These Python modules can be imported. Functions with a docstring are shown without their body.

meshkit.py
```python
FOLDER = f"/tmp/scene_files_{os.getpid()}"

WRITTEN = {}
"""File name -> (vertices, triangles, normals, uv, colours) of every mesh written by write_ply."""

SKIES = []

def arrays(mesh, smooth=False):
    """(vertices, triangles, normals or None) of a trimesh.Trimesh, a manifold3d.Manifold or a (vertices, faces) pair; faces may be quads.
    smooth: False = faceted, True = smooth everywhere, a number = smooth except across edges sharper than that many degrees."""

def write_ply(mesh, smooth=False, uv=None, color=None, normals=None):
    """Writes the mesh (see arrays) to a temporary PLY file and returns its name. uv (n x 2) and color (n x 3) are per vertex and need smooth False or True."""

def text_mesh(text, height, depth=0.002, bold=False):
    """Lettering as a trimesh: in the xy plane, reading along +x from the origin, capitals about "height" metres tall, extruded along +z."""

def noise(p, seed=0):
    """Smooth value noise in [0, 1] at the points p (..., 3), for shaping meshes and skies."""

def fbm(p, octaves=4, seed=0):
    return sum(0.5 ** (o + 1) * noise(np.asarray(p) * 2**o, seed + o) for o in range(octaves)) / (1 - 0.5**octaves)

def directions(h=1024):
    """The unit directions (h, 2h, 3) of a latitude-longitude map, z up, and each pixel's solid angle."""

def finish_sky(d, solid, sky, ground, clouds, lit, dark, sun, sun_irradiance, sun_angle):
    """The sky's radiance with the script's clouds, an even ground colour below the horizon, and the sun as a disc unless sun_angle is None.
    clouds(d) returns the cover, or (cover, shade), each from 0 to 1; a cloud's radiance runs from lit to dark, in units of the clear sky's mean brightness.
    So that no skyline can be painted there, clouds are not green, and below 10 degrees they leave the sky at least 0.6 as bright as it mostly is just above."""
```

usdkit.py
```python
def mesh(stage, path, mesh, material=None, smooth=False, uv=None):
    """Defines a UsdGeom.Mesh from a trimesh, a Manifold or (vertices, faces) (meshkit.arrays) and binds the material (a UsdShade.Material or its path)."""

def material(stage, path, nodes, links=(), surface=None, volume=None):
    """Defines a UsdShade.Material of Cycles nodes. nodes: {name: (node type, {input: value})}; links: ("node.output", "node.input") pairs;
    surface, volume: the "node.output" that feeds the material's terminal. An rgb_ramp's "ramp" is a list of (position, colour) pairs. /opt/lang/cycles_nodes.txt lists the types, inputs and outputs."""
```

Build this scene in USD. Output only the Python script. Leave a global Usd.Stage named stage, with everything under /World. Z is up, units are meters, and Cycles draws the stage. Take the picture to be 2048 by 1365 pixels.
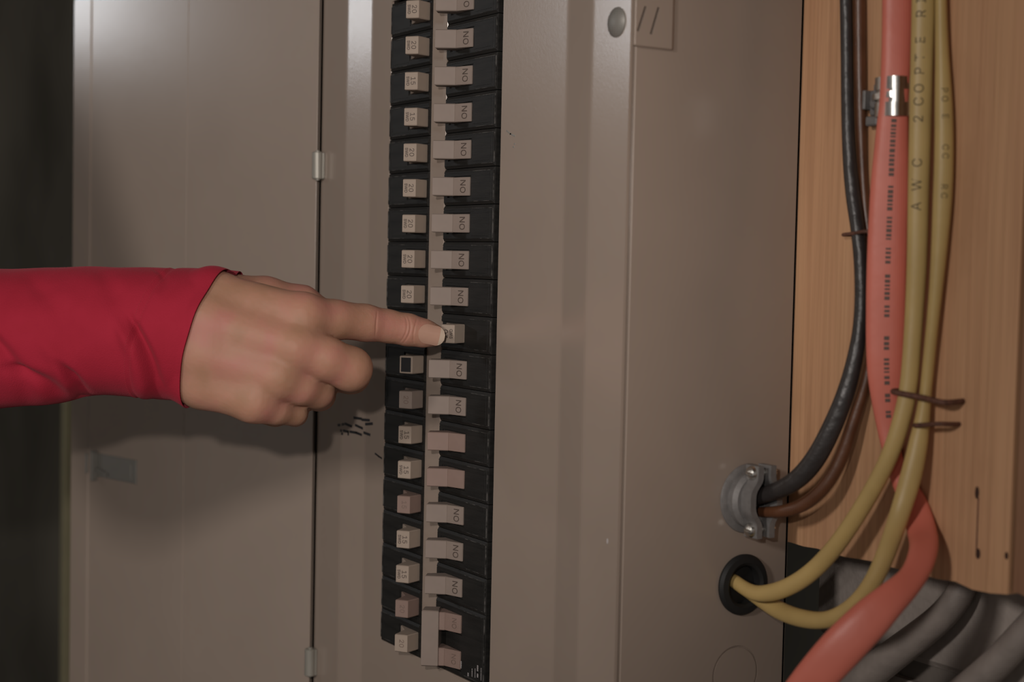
import math, random
import numpy as np, trimesh, shapely.geometry as sg
import manifold3d as m3
import usdkit, meshkit
from pxr import Usd, UsdGeom, UsdLux, UsdShade, Gf, Sdf

random.seed(7)
RNG = np.random.default_rng(7)
stage = Usd.Stage.CreateInMemory()
UsdGeom.SetStageUpAxis(stage, 'Z')
UsdGeom.SetStageMetersPerUnit(stage, 1.0)
UsdGeom.Xform.Define(stage, '/World')
UsdGeom.Scope.Define(stage, '/World/Looks')
MM = 0.001
# World axes: x to the right along the panel's face, y into the wall, z up; lengths below are in millimetres, written out in metres.

# ------------------------------------------------------------------ camera
YAW, PITCH, ROLL, FPX = -1.01841, -0.05099, 0.02157, 3147.94
CAM = np.array([564.05, -404.9, 0.0])
FW = np.array([math.sin(YAW) * math.cos(PITCH), math.cos(YAW) * math.cos(PITCH), math.sin(PITCH)])
_r0 = np.array([math.cos(YAW), -math.sin(YAW), 0.0])
_u0 = np.cross(_r0, FW)
RT = math.cos(ROLL) * _r0 + math.sin(ROLL) * _u0
UP = -math.sin(ROLL) * _r0 + math.cos(ROLL) * _u0
cam = UsdGeom.Camera.Define(stage, '/World/camera')
mt = Gf.Matrix4d(*[float(v) for v in (*RT, 0, *UP, 0, *(-FW), 0, *(CAM * MM), 1)])
cam.AddTransformOp().Set(mt)
cam.CreateHorizontalApertureAttr(36.0)
cam.CreateVerticalApertureAttr(36.0 * 1365 / 2048)
cam.CreateFocalLengthAttr(FPX / 2048 * 36.0)
cam.CreateClippingRangeAttr(Gf.Vec2f(0.05, 50))
cam.CreateFStopAttr(8.0)
cam.CreateFocusDistanceAttr(0.81)
cam.CreateExposureAttr(0.0)

# ------------------------------------------------------------------ light
dome = UsdLux.DomeLight.Define(stage, '/World/ambient')
dome.CreateColorAttr(Gf.Vec3f(1.0, 0.93, 0.86))
dome.CreateIntensityAttr(0.06)


def lamp(name, pos, target, w, h, power, color):
    p, t = np.array(pos, float), np.array(target, float)
    z = (p - t) / np.linalg.norm(p - t)
    x = np.cross([0, 0, 1.0], z); x /= np.linalg.norm(x)
    y = np.cross(z, x)
    l = UsdLux.RectLight.Define(stage, '/World/' + name)
    l.AddTransformOp().Set(Gf.Matrix4d(*[float(v) for v in (*x, 0, *y, 0, *z, 0, *(p * MM), 1)]))
    l.CreateWidthAttr(w * MM); l.CreateHeightAttr(h * MM)
    l.CreateIntensityAttr(power / (w * h * MM * MM))
    l.CreateColorAttr(Gf.Vec3f(*color))


lamp('ceiling_lamp', (650, -1560, 430), (-200, -60, -20), 150, 150, 2.65, (1.0, 0.92, 0.86))
lamp('window_light', (-2190, -1715, 560), (-268, 0, 130), 150, 220, 0.82, (0.95, 0.97, 1.0))
spot = UsdLux.SphereLight.Define(stage, '/World/hand_torch')
_z = (np.array([552.0, -485.0, 78.0]) - np.array([-330.0, -60.0, 0.0]))
_z /= np.linalg.norm(_z)
_x = np.cross([0, 0, 1.0], _z); _x /= np.linalg.norm(_x)
_y = np.cross(_z, _x)
spot.AddTransformOp().Set(Gf.Matrix4d(*[float(v) for v in (*_x, 0, *_y, 0, *_z, 0, 0.552, -0.485, 0.078, 1)]))
spot.CreateRadiusAttr(0.009)
spot.CreateIntensityAttr(3900.0)
spot.CreateColorAttr(Gf.Vec3f(1.0, 0.92, 0.86))
_sh = UsdLux.ShapingAPI.Apply(spot.GetPrim())
_sh.CreateShapingConeAngleAttr(27.5)
_sh.CreateShapingConeSoftnessAttr(0.9)


# ------------------------------------------------------------------ helpers
def ray(px, py):
    return FW + RT * (px - 1024) / FPX - UP * (py - 682.5) / FPX


def at(px, py, y):
    """The point on the plane at depth y (mm) that stands at this place of the photograph."""
    d = ray(px, py)
    return CAM + d * (y - CAM[1]) / d[1]


def at_x(px, py, x=0.0):
    d = ray(px, py)
    return CAM + d * (x - CAM[0]) / d[0]


USED = {}


def numbered(parent, name):
    k = USED.get((parent, name), 0)
    USED[(parent, name)] = k + 1
    return f'{parent}/{name}' if k == 0 else f'{parent}/{name}_{k:03d}'


def data(prim, label=None, category=None, group=None, kind=None):
    for k, v in (('label', label), ('category', category), ('group', group), ('kind', kind)):
        if v:
            prim.SetCustomDataByKey(k, v)


ORIGIN = {}


def thing(name, label=None, category=None, loc=(0, 0, 0), group=None, kind=None):
    path = numbered('/World', name)
    x = UsdGeom.Xform.Define(stage, path)
    x.AddTranslateOp().Set(Gf.Vec3d(*[float(c) * MM for c in loc]))
    data(x.GetPrim(), label, category, group, kind)
    ORIGIN[path] = np.array(loc, float)
    return path


def verts_faces(mesh):
    v, f, _ = meshkit.arrays(mesh)
    return np.array(v, float), np.array(f)


def part(parent, name, mesh, mat, smooth=30, label=None, kind=None):
    """One mesh in millimetres of world space, written under its parent."""
    path = numbered(parent, name)
    o = ORIGIN[parent]
    v, f = verts_faces(mesh)
    # an Xform parent has the origin o; a mesh parent carries no transform of its own
    p = usdkit.mesh(stage, path, ((v - o) * MM, f), LOOK[mat], smooth=smooth)
    ORIGIN[path] = o
    data(p.GetPrim(), label, None, None, kind)
    return path


def single(name, mesh, mat, label=None, category=None, smooth=30, group=None, kind=None):
    path = numbered('/World', name)
    v, f = verts_faces(mesh)
    p = usdkit.mesh(stage, path, (v * MM, f), LOOK[mat], smooth=smooth)
    data(p.GetPrim(), label, category, group, kind)
    ORIGIN[path] = np.zeros(3)
    return path


def copy_of(first, label, loc, group=None):
    was = stage.GetPrimAtPath(first)
    x = UsdGeom.Xform.Define(stage, numbered('/World', first.rsplit('/', 1)[1].split('_0')[0]))
    x.GetPrim().GetReferences().AddInternalReference(first)
    x.ClearXformOpOrder()
    x.GetPrim().GetAttribute('xformOp:translate').Set(Gf.Vec3d(*[float(c) * MM for c in loc]))
    x.SetXformOpOrder([UsdGeom.XformOp(x.GetPrim().GetAttribute('xformOp:translate'))])
    x.GetPrim().SetInstanceable(True)
    data(x.GetPrim(), label, was.GetCustomDataByKey('category'), group or was.GetCustomDataByKey('group'))
    return str(x.GetPath())


cat = trimesh.util.concatenate


def rbox(x0, x1, y0, y1, z0, z1, b=0.4):
    lo, hi = np.array([x0, y0, z0], float), np.array([x1, y1, z1], float)
    b = min(b, 0.49 * (hi - lo).min())
    pts = []
    for s in np.ndindex(2, 2, 2):
        c = np.where(s, hi, lo)
        inw = np.where(s, -1, 1) * b
        for k in range(3):
            q = c + inw
            q[k] = c[k]
            pts.append(q)
    return trimesh.convex.convex_hull(np.array(pts))


def oriented(mesh, origin, ax, ay, az):
    m = mesh.copy()
    v = np.array(m.vertices)
    m.vertices = np.array(origin) + v[:, :1] * np.array(ax) + v[:, 1:2] * np.array(ay) + v[:, 2:] * np.array(az)
    if np.dot(np.cross(ax, ay), az) < 0:
        m.invert()
    return m


def prism(poly, z0, z1, b=0.4):
    """A convex polygon in x, y drawn out along z with chamfered ends and edges."""
    p = sg.Polygon(poly).convex_hull
    q = p.buffer(-b, join_style=2)
    P, Q = np.array(p.exterior.coords)[:-1], np.array(q.exterior.coords)[:-1]
    R = np.array(p.buffer(-0.6 * b).buffer(0.6 * b).exterior.coords)[:-1]
    pts = [np.c_[Q, np.full(len(Q), z)] for z in (z0, z1)] + [np.c_[R, np.full(len(R), z)] for z in (z0 + b, z1 - b)]
    return trimesh.convex.convex_hull(np.vstack(pts))


def to_man(m):
    m = m.copy(); m.merge_vertices()
    return m3.Manifold(m3.Mesh(np.asarray(m.vertices, np.float32), np.asarray(m.faces, np.uint32)))


def to_tri(man):
    k = man.to_mesh()
    return trimesh.Trimesh(np.array(k.vert_properties[:, :3]), np.array(k.tri_verts), process=False)


def minus(a, *bs):
    r = to_man(a)
    for b in bs:
        r = r - to_man(b)
    return to_tri(r)


def cyl(p0, p1, r, n=32, b=0.0):
    p0, p1 = np.array(p0, float), np.array(p1, float)
    L = np.linalg.norm(p1 - p0); d = (p1 - p0) / L
    if b:
        prof = [(0, 0), (r - b, 0), (r, b), (r, L - b), (r - b, L), (0, L)]
    else:
        prof = [(0, 0), (r, 0), (r, L), (0, L)]
    m = trimesh.creation.revolve(np.array(prof), sections=n)
    return place_axis(m, p0, d)


def place_axis(m, p0, d):
    d = np.array(d, float) / np.linalg.norm(d)
    a = np.cross(d, [0, 0, 1.0] if abs(d[2]) < 0.9 else [1.0, 0, 0]); a /= np.linalg.norm(a)
    return oriented(m, p0, a, np.cross(d, a), d)


def lathe(prof, p0, d, n=40):
    return place_axis(trimesh.creation.revolve(np.array(prof, float), sections=n), p0, d)


def spline(P, n):
    P = np.array(P, float)
    from scipy.interpolate import CubicSpline, PchipInterpolator
    t = np.r_[0, np.cumsum(np.linalg.norm(np.diff(P[:, :3], axis=0), axis=1))]
    s = np.linspace(0, t[-1], n)
    return np.c_[CubicSpline(t, P[:, :3])(s), PchipInterpolator(t, P[:, 3:])(s)] if P.shape[1] > 3 else CubicSpline(t, P)(s)


class Cable:
    """Centre line points (x, y, z, half width, half thickness, hx, hy, hz): h is the way the flat side faces."""
    def __init__(self, pts, n=140, sides=28, power=2.0):
        q = spline(pts, n)
        self.c = q[:, :3]; self.a = q[:, 3]; self.b = q[:, 4]
        t = np.gradient(self.c, axis=0); t /= np.linalg.norm(t, axis=1, keepdims=True)
        N = q[:, 5:8]; N = N - t * (N * t).sum(1, keepdims=True); N /= np.linalg.norm(N, axis=1, keepdims=True)
        self.t, self.N, self.W = t, N, np.cross(N, t)
        self.s = np.r_[0, np.cumsum(np.linalg.norm(np.diff(self.c, axis=0), axis=1))]
        self.p = power
        ang = np.arange(sides) / sides * 2 * np.pi
        e = 2.0 / power
        cx, cy = np.sign(np.cos(ang)) * abs(np.cos(ang)) ** e, np.sign(np.sin(ang)) * abs(np.sin(ang)) ** e
        v = self.c[:, None] + (self.a[:, None] * cx)[..., None] * self.W[:, None] + (self.b[:, None] * cy)[..., None] * self.N[:, None]
        i, j = np.meshgrid(np.arange(n - 1), np.arange(sides), indexing='ij')
        k = (j + 1) % sides
        f = np.stack([i * sides + j, i * sides + k, (i + 1) * sides + k, (i + 1) * sides + j], -1).reshape(-1, 4)
        f = np.vstack([f[:, [0, 1, 2]], f[:, [0, 2, 3]]])
        V = np.vstack([v.reshape(-1, 3), self.c[:1], self.c[-1:]])
        J = np.arange(sides)
        caps = np.vstack([np.c_[(J + 1) % sides, J, np.full(sides, n * sides)], np.c_[(n - 1) * sides + J, (n - 1) * sides + (J + 1) % sides, np.full(sides, n * sides + 1)]])
        m = trimesh.Trimesh(V, np.vstack([f, caps]), process=False)
        if m.volume < 0:
            m.invert()
        self.mesh = m

    def wrap(self, flat, s0, v0=0.0, lift=0.05):
        """Lays a flat mesh (x along the cable, y across) on the side that faces along N."""
        x = np.array(flat.vertices)
        s = s0 + x[:, 0]
        f = lambda A: np.stack([np.interp(s, self.s, A[:, k]) for k in range(A.shape[1])], 1)
        c, N, W = f(self.c), f(self.N), f(self.W)
        a, b = np.interp(s, self.s, self.a), np.interp(s, self.s, self.b)
        u = np.clip((x[:, 1] + v0) / a, -0.98, 0.98)
        h = b * (1 - abs(u) ** self.p) ** (1 / self.p) + lift + x[:, 2]
        m = flat.copy(); m.vertices = c + W * (u * a)[:, None] + N * h[:, None]
        return m

    def along(self, point):
        return self.s[np.argmin(np.linalg.norm(self.c - np.array(point), axis=1))]


def text(t, height, depth=0.08, bold=False):
    """Lettering in mm, centred on the origin."""
    m = meshkit.text_mesh(t, height, depth, bold)
    b = m.bounds.mean(0)
    m.apply_translation([-b[0], -height / 2, 0])
    return m


# ------------------------------------------------------------------ materials
LOOK = {}


def look(name, nodes, links, surface='p.BSDF'):
    LOOK[name] = usdkit.material(stage, '/World/Looks/' + name, nodes, links, surface=surface)


def srgb(r, g, b):
    return tuple(float(((c / 255 + 0.055) / 1.055) ** 2.4) if c > 10 else c / 255 / 12.92 for c in (r, g, b))


def plain(name, color, rough=0.5, spec=0.5, metal=0.0, vary=0.06, scale=60, bump=0.0, bscale=900, stretch=(1, 1, 1), extra=None):
    c = np.array(color)
    nodes = {'tc': ('texture_coordinate', {}), 'mp': ('mapping', {'scale': stretch}),
             'n': ('noise_texture', {'scale': scale, 'detail': 4.0}),
             'r': ('rgb_ramp', {'ramp': [(0.25, tuple(c * (1 - vary))), (0.75, tuple(np.minimum(c * (1 + vary), 1)))]}),
             'p': ('principled_bsdf', {'roughness': rough, 'specular_ior_level': spec, 'metallic': metal, **(extra or {})})}
    links = [('tc.object', 'mp.vector'), ('mp.vector', 'n.vector'), ('n.fac', 'r.fac'), ('r.color', 'p.base_color')]
    if bump:
        nodes |= {'bn': ('noise_texture', {'scale': bscale, 'detail': 3.0}), 'bu': ('bump', {'strength': 1.0, 'distance': bump})}
        links += [('mp.vector', 'bn.vector'), ('bn.fac', 'bu.height'), ('bu.normal', 'p.normal')]
    look(name, nodes, links)


PAINT = (0.30, 0.24, 0.198)
plain('panel_paint', PAINT, rough=0.205, spec=0.5, vary=0.03, scale=25, bump=0.00002, bscale=700)
plain('breaker_black', (0.0125, 0.0118, 0.0108), rough=0.5, spec=0.35, vary=0.5, scale=120, stretch=(0.25, 1, 2.5), bump=0.00004, bscale=500)
look('worn_black', {'g': ('geometry', {}), 'n': ('noise_texture', {'scale': 260.0, 'detail': 4.0}), 'r': ('rgb_ramp', {'ramp': [(0.42, (0.0125, 0.0118, 0.0108)), (0.62, (0.085, 0.08, 0.075))]}), 'p': ('principled_bsdf', {'roughness': 0.6, 'specular_ior_level': 0.3})},
     [('g.position', 'n.vector'), ('n.fac', 'r.fac'), ('r.color', 'p.base_color')])
plain('handle_tan', (0.235, 0.187, 0.160), rough=0.62, spec=0.3, vary=0.04, scale=200)
plain('handle_pink', (0.235, 0.163, 0.137), rough=0.62, spec=0.3, vary=0.04, scale=200)
plain('handle_light', (0.33, 0.265, 0.215), rough=0.62, spec=0.3, vary=0.04, scale=200)
plain('ink', (0.07, 0.05, 0.04), rough=0.6)
plain('ink_faded', (0.16, 0.11, 0.09), rough=0.6)
plain('ink_white', (0.45, 0.42, 0.42), rough=0.6)
plain('ink_black', (0.012, 0.012, 0.014), rough=0.5)
plain('print_grey', (0.12, 0.075, 0.06), rough=0.6)
plain('print_olive', (0.12, 0.085, 0.03), rough=0.6)
plain('zinc', (0.62, 0.61, 0.58), rough=0.27, metal=1.0, vary=0.12, scale=300)
plain('cast_zinc', (0.22, 0.21, 0.205), rough=0.6, metal=0.4, vary=0.15, scale=300, bump=0.00008, bscale=700)
plain('hinge_metal', (0.30, 0.285, 0.25), rough=0.42, metal=0.35)
plain('dull_screw', (0.22, 0.21, 0.19), rough=0.45, metal=0.3)
plain('rust', (0.12, 0.05, 0.032), rough=0.7, vary=0.45, scale=500, bump=0.0003, bscale=900)
plain('rubber', (0.014, 0.014, 0.014), rough=0.6, spec=0.35)
plain('cable_black', (0.036, 0.031, 0.030), rough=0.38, spec=0.6, vary=0.2, scale=80, bump=0.0008, bscale=140)
plain('cable_brown', (0.115, 0.046, 0.022), rough=0.36, spec=0.5, vary=0.25, scale=80, bump=0.0002, bscale=200)
plain('cable_orange', (0.68, 0.185, 0.13), rough=0.42, spec=0.45, vary=0.06, scale=40, bump=0.00015, bscale=160)
plain('cable_yellow', (0.52, 0.365, 0.14), rough=0.42, spec=0.4, vary=0.08, scale=60, bump=0.0001, bscale=160)
plain('cable_grey', (0.29, 0.25, 0.225), rough=0.55, vary=0.2, scale=60, bump=0.0004, bscale=200)
plain('concrete', (0.36, 0.315, 0.285), rough=0.9, spec=0.2, vary=0.3, scale=18, bump=0.0015, bscale=120)
plain('mortar', (0.2, 0.175, 0.155), rough=0.95, spec=0.2, vary=0.25, scale=30, bump=0.001, bscale=150)
plain('dark_wall', (0.16, 0.15, 0.125), rough=0.9, spec=0.1, vary=0.5, scale=3.0, stretch=(1, 3, 0.6))
plain('post_olive', (0.30, 0.27, 0.17), rough=0.9, spec=0.1)
plain('floor_grey', (0.12, 0.11, 0.10), rough=0.8, vary=0.25, scale=6)
plain('ceiling_dark', (0.10, 0.085, 0.07), rough=0.9, vary=0.25, scale=6)
plain('nail_plate', (0.46, 0.275, 0.205), rough=0.25, spec=0.5, vary=0.04, scale=200)
plain('nail_edge', (0.52, 0.41, 0.32), rough=0.35, spec=0.5, vary=0.02, scale=200)
plain('stitch_red', (0.33, 0.022, 0.040), rough=0.8, spec=0.2)
plain('wood_hole', (0.05, 0.022, 0.014), rough=0.9)

look('skin', {
    'tc': ('texture_coordinate', {}),
    'n1': ('noise_texture', {'scale': 55.0, 'detail': 3.0}),
    'n2': ('noise_texture', {'scale': 420.0, 'detail': 3.0}),
    'r': ('rgb_ramp', {'ramp': [(0.3, (0.34, 0.185, 0.115)), (0.5, (0.40, 0.205, 0.140)), (0.7, (0.42, 0.182, 0.142))]}),
    'bu': ('bump', {'strength': 0.6, 'distance': 0.00025}),
    'p': ('principled_bsdf', {'roughness': 0.58, 'specular_ior_level': 0.35, 'subsurface_weight': 0.25, 'subsurface_scale': 0.003, 'subsurface_radius': (1.0, 0.35, 0.2)})},
    [('tc.object', 'n1.vector'), ('tc.object', 'n2.vector'), ('n1.fac', 'r.fac'), ('r.color', 'p.base_color'), ('n2.fac', 'bu.height'), ('bu.normal', 'p.normal')])

look('red_cloth', {
    'tc': ('texture_coordinate', {}),
    'n1': ('noise_texture', {'scale': 45.0, 'detail': 4.0}),
    'n2': ('noise_texture', {'scale': 1500.0, 'detail': 2.0}),
    'r': ('rgb_ramp', {'ramp': [(0.3, (0.30, 0.014, 0.031)), (0.7, (0.34, 0.017, 0.038))]}),
    'bu': ('bump', {'strength': 0.8, 'distance': 0.00025}),
    'p': ('principled_bsdf', {'roughness': 0.85, 'specular_ior_level': 0.15, 'sheen_weight': 0.12, 'sheen_roughness': 0.5, 'sheen_tint': (0.9, 0.3, 0.35)})},
    [('tc.object', 'n1.vector'), ('tc.object', 'n2.vector'), ('n1.fac', 'r.fac'), ('r.color', 'p.base_color'), ('n2.fac', 'bu.height'), ('bu.normal', 'p.normal')])


def wood(name, stops, seed):
    look(name, {
        'tc': ('texture_coordinate', {}),
        'mp': ('mapping', {'location': (seed, seed * 0.7, 0.2 * seed), 'scale': (1.0, 1.0, 0.055)}),
        'w': ('noise_texture', {'scale': 32.0, 'detail': 3.0, 'distortion': 0.6}),
        'mf': ('mapping', {'location': (seed, 0, 0), 'scale': (1.0, 1.0, 0.02)}),
        'f': ('noise_texture', {'scale': 420.0, 'detail': 3.0}),
        'mk': ('mapping', {'location': (seed, 0, 0), 'scale': (1.0, 1.0, 0.45)}),
        'k': ('noise_texture', {'scale': 14.0, 'detail': 5.0, 'roughness': 0.6}),
        'r': ('rgb_ramp', {'ramp': stops}),
        'fr': ('rgb_ramp', {'ramp': [(0.3, (0.80, 0.78, 0.76)), (0.6, (1, 1, 1))]}),
        'kr': ('rgb_ramp', {'ramp': [(0.3, (0.72, 0.68, 0.64)), (0.5, (1, 1, 1))]}),
        'm1': ('mix_color', {'blend_type': 'multiply', 'fac': 0.8}),
        'm2': ('mix_color', {'blend_type': 'multiply', 'fac': 0.7}),
        'bu': ('bump', {'strength': 0.7, 'distance': 0.0006}),
        'p': ('principled_bsdf', {'roughness': 0.62, 'specular_ior_level': 0.3})},
        [('tc.object', 'mp.vector'), ('mp.vector', 'w.vector'), ('tc.object', 'mf.vector'), ('mf.vector', 'f.vector'), ('tc.object', 'mk.vector'), ('mk.vector', 'k.vector'),
         ('w.fac', 'r.fac'), ('f.fac', 'fr.fac'), ('k.fac', 'kr.fac'), ('r.color', 'm1.a'), ('fr.color', 'm1.b'), ('m1.result', 'm2.a'), ('kr.color', 'm2.b'),
         ('m2.result', 'p.base_color'), ('f.fac', 'bu.height'), ('bu.normal', 'p.normal')])


wood('fir', [(0.28, (0.42, 0.215, 0.115)), (0.45, (0.58, 0.325, 0.18)), (0.6, (0.62, 0.36, 0.20)), (0.78, (0.46, 0.235, 0.13))], 3.1)
wood('fir_dark', [(0.28, (0.20, 0.095, 0.055)), (0.5, (0.31, 0.165, 0.095)), (0.78, (0.22, 0.11, 0.065))], 8.4)

# ------------------------------------------------------------------ the setting
BOARD_Y, WALL_Y = 100.0, 152.0
single('floor', rbox(-2600, 2400, -2600, 700, -1320, -1300, 1), 'floor_grey', 'grey concrete basement floor', kind='structure')
single('ceiling', rbox(-2600, 2400, -2600, 700, 1100, 1120, 1), 'ceiling_dark', 'dark basement ceiling above the panel', kind='structure')
single('wall_left', rbox(-2620, -2600, -2600, 700, -1300, 1100, 1), 'dark_wall', 'dark unlit wall far to the left', kind='structure')
single('wall_far', rbox(-2600, 24, 680, 700, -1300, 1100, 1), 'dark_wall', 'dark unlit wall behind the open door', kind='structure')

GAP_X = -37.0
wall = thing('wall_back', 'rough grey concrete block wall showing below the wood boards', kind='structure')
part(wall, 'mortar_bed', rbox(GAP_X + 3, 1500, WALL_Y + 6, 690, -1300, 1100, 1), 'mortar')
for row in range(-3, 2):
    z1 = -188 + row * 200
    x = GAP_X if row % 2 else GAP_X - 0
    first = True
    while x < 900:
        w = (160 if row % 2 else 340) if first else 390
        first = False
        part(wall, 'block', rbox(x, x + w, WALL_Y + RNG.uniform(-1.5, 1.5), WALL_Y + 60, z1, z1 + 190, 3.5), 'concrete')
        x += w + 10

# ------------------------------------------------------------------ wood boards
BX = 133.0


def board_edge(x0, x1, zb, y0, y1, top, seed):
    """A board whose sawn bottom end is a little ragged."""
    xs = np.linspace(x0, x1, 60)
    zs = zb + 1.2 * (meshkit.fbm(np.c_[xs * 0.22, xs * 0, xs * 0 + seed], 3, seed) - 0.5) * 2
    poly = sg.Polygon([(x0, top)] + list(zip(xs, zs)) + [(x1, top)])
    m = trimesh.creation.extrude_polygon(poly, y1 - y0, engine='earcut')
    v = np.array(m.vertices)
    m.vertices = np.c_[v[:, 0], y1 - v[:, 2], v[:, 1]]
    if m.volume < 0:
        m.invert()
    return m


bd = thing('wood_board', 'wide reddish fir board behind the panel with the cables stapled to it', 'board', (0, BOARD_Y, -131))
part(bd, 'plank', board_edge(-420, BX - 0.6, -131.5, BOARD_Y, BOARD_Y + 38, 700, 1), 'fir')
for (px, py, rx, rz) in ((1955, 986, 1.0, 2.6), (1957, 1108, 1.1, 2.2)):
    p = at(px, py, BOARD_Y)
    part(bd, 'nail_hole', oriented(cyl((0, 0, 0), (0, 0, 0.6), 1, 16, 0.2), p - [0, 0.25, 0], (rx, 0, 0), (0, 0, rz), (0, -0.5, 0)), 'wood_hole', label='dark nail hole')
a, b = at(1957, 996, BOARD_Y), at(1958, 1104, BOARD_Y)
part(bd, 'crack', rbox(a[0] - 0.35, a[0] + 0.35, BOARD_Y - 0.12, BOARD_Y + 1, b[2], a[2], 0.05), 'rust', label='rust-stained crack between the nail holes')
b2 = thing('wood_board', 'dark brown board at the right edge of the picture beside the fir board', 'board', (BX, BOARD_Y, -131))
part(b2, 'plank', board_edge(BX + 0.4, BX + 190, -130.5, BOARD_Y + 1.5, BOARD_Y + 38, 700, 4), 'fir_dark')
p = at(2014, 1112, BOARD_Y)
part(bd, 'nail_hole', oriented(cyl((0, 0, 0), (0, 0, 0.6), 1, 16, 0.2), p - [0, 0.25, 0], (0.8, 0, 0), (0, 0, 1.5), (0, -0.5, 0)), 'wood_hole', label='dark nail hole')

# ------------------------------------------------------------------ the panel
PAN = 3.6                    # depth of the sunken dead front below the cover's rim
XL, XR = -362.0, 0.0
ZB, ZT = -470.0, 390.0
HX0, HX1, HZ0, HZ1 = -235.5, -113.5, -219.1, 144.5
SX0, SX1 = -186.5, -170.8


def sm(t):
    t = np.clip(t, 0, 1)
    return t * t * (3 - 2 * t)


def ramp_round(x, x0, x1, r):
    """A straight slope from 0 at x0 to 1 at x1 with rounded shoulders."""
    xs = np.linspace(min(x0, x1) - 30, max(x0, x1) + 30, 1201)
    y = np.clip((xs - x0) / (x1 - x0), 0, 1)
    k = max(1, int(r / (xs[1] - xs[0])))
    y = np.convolve(np.pad(y, k, mode='edge'), np.ones(2 * k + 1) / (2 * k + 1), mode='valid')
    return np.interp(x, xs, y)


def cover_y(x, z):
    w = ramp_round(x, -285, -259.5, 1.6) * (1 - ramp_round(x, -54.5, -29.5, 1.6))
    v = ramp_round(z, -440, -410, 3) * (1 - ramp_round(z, 330, 360, 3))
    return PAN * w * v


panel = thing('electrical_panel', 'taupe metal electrical panel with its door swung open and a long slot of black breakers', 'electrical panel', (-181, 0, ZB))


def sheet():
    xs = np.unique(np.r_[np.linspace(XL, XR, 30), np.linspace(-291, -257, 35), np.linspace(-61, -23, 39), -325.0, -318.6, HX0, HX1, SX0, SX1])
    zs = np.unique(np.r_[np.linspace(ZB, ZT, 10), np.linspace(-445, -405, 12), np.linspace(325, 365, 12), HZ0, HZ1])
    X, Z = np.meshgrid(xs, zs, indexing='ij')
    Y = cover_y(X, Z)
    th = 1.5
    n = X.size
    front, back = np.stack([X, Y, Z], -1).reshape(-1, 3), np.stack([X, Y + th, Z], -1).reshape(-1, 3)
    xc, zc = (xs[1:] + xs[:-1]) / 2, (zs[1:] + zs[:-1]) / 2
    XC, ZC = np.meshgrid(xc, zc, indexing='ij')
    hole = (XC > HX0) & (XC < HX1) & (ZC > HZ0) & (ZC < HZ1) & ~((XC > SX0) & (XC < SX1)) | ((XC > -325.0) & (XC < -318.6) & (ZC > -405) & (ZC < 325))
    keep = np.pad(~hole, 1)
    nz = len(zs)
    F = []
    for i in range(len(xc)):
        for j in range(len(zc)):
            if not keep[i + 1, j + 1]:
                continue
            q = [i * nz + j, (i + 1) * nz + j, (i + 1) * nz + j + 1, i * nz + j + 1]
            F += [[q[0], q[1], q[2]], [q[0], q[2], q[3]], [n + q[0], n + q[2], n + q[1]], [n + q[0], n + q[3], n + q[2]]]
            for (di, dj, e0, e1) in ((-1, 0, 3, 0), (1, 0, 1, 2), (0, -1, 0, 1), (0, 1, 2, 3)):
                if not keep[i + 1 + di, j + 1 + dj]:
                    A, B = q[e0], q[e1]
                    F += [[B, A, n + A], [B, n + A, n + B]]
    m = trimesh.Trimesh(np.vstack([front, back]), np.array(F), process=False)
    return m


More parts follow.
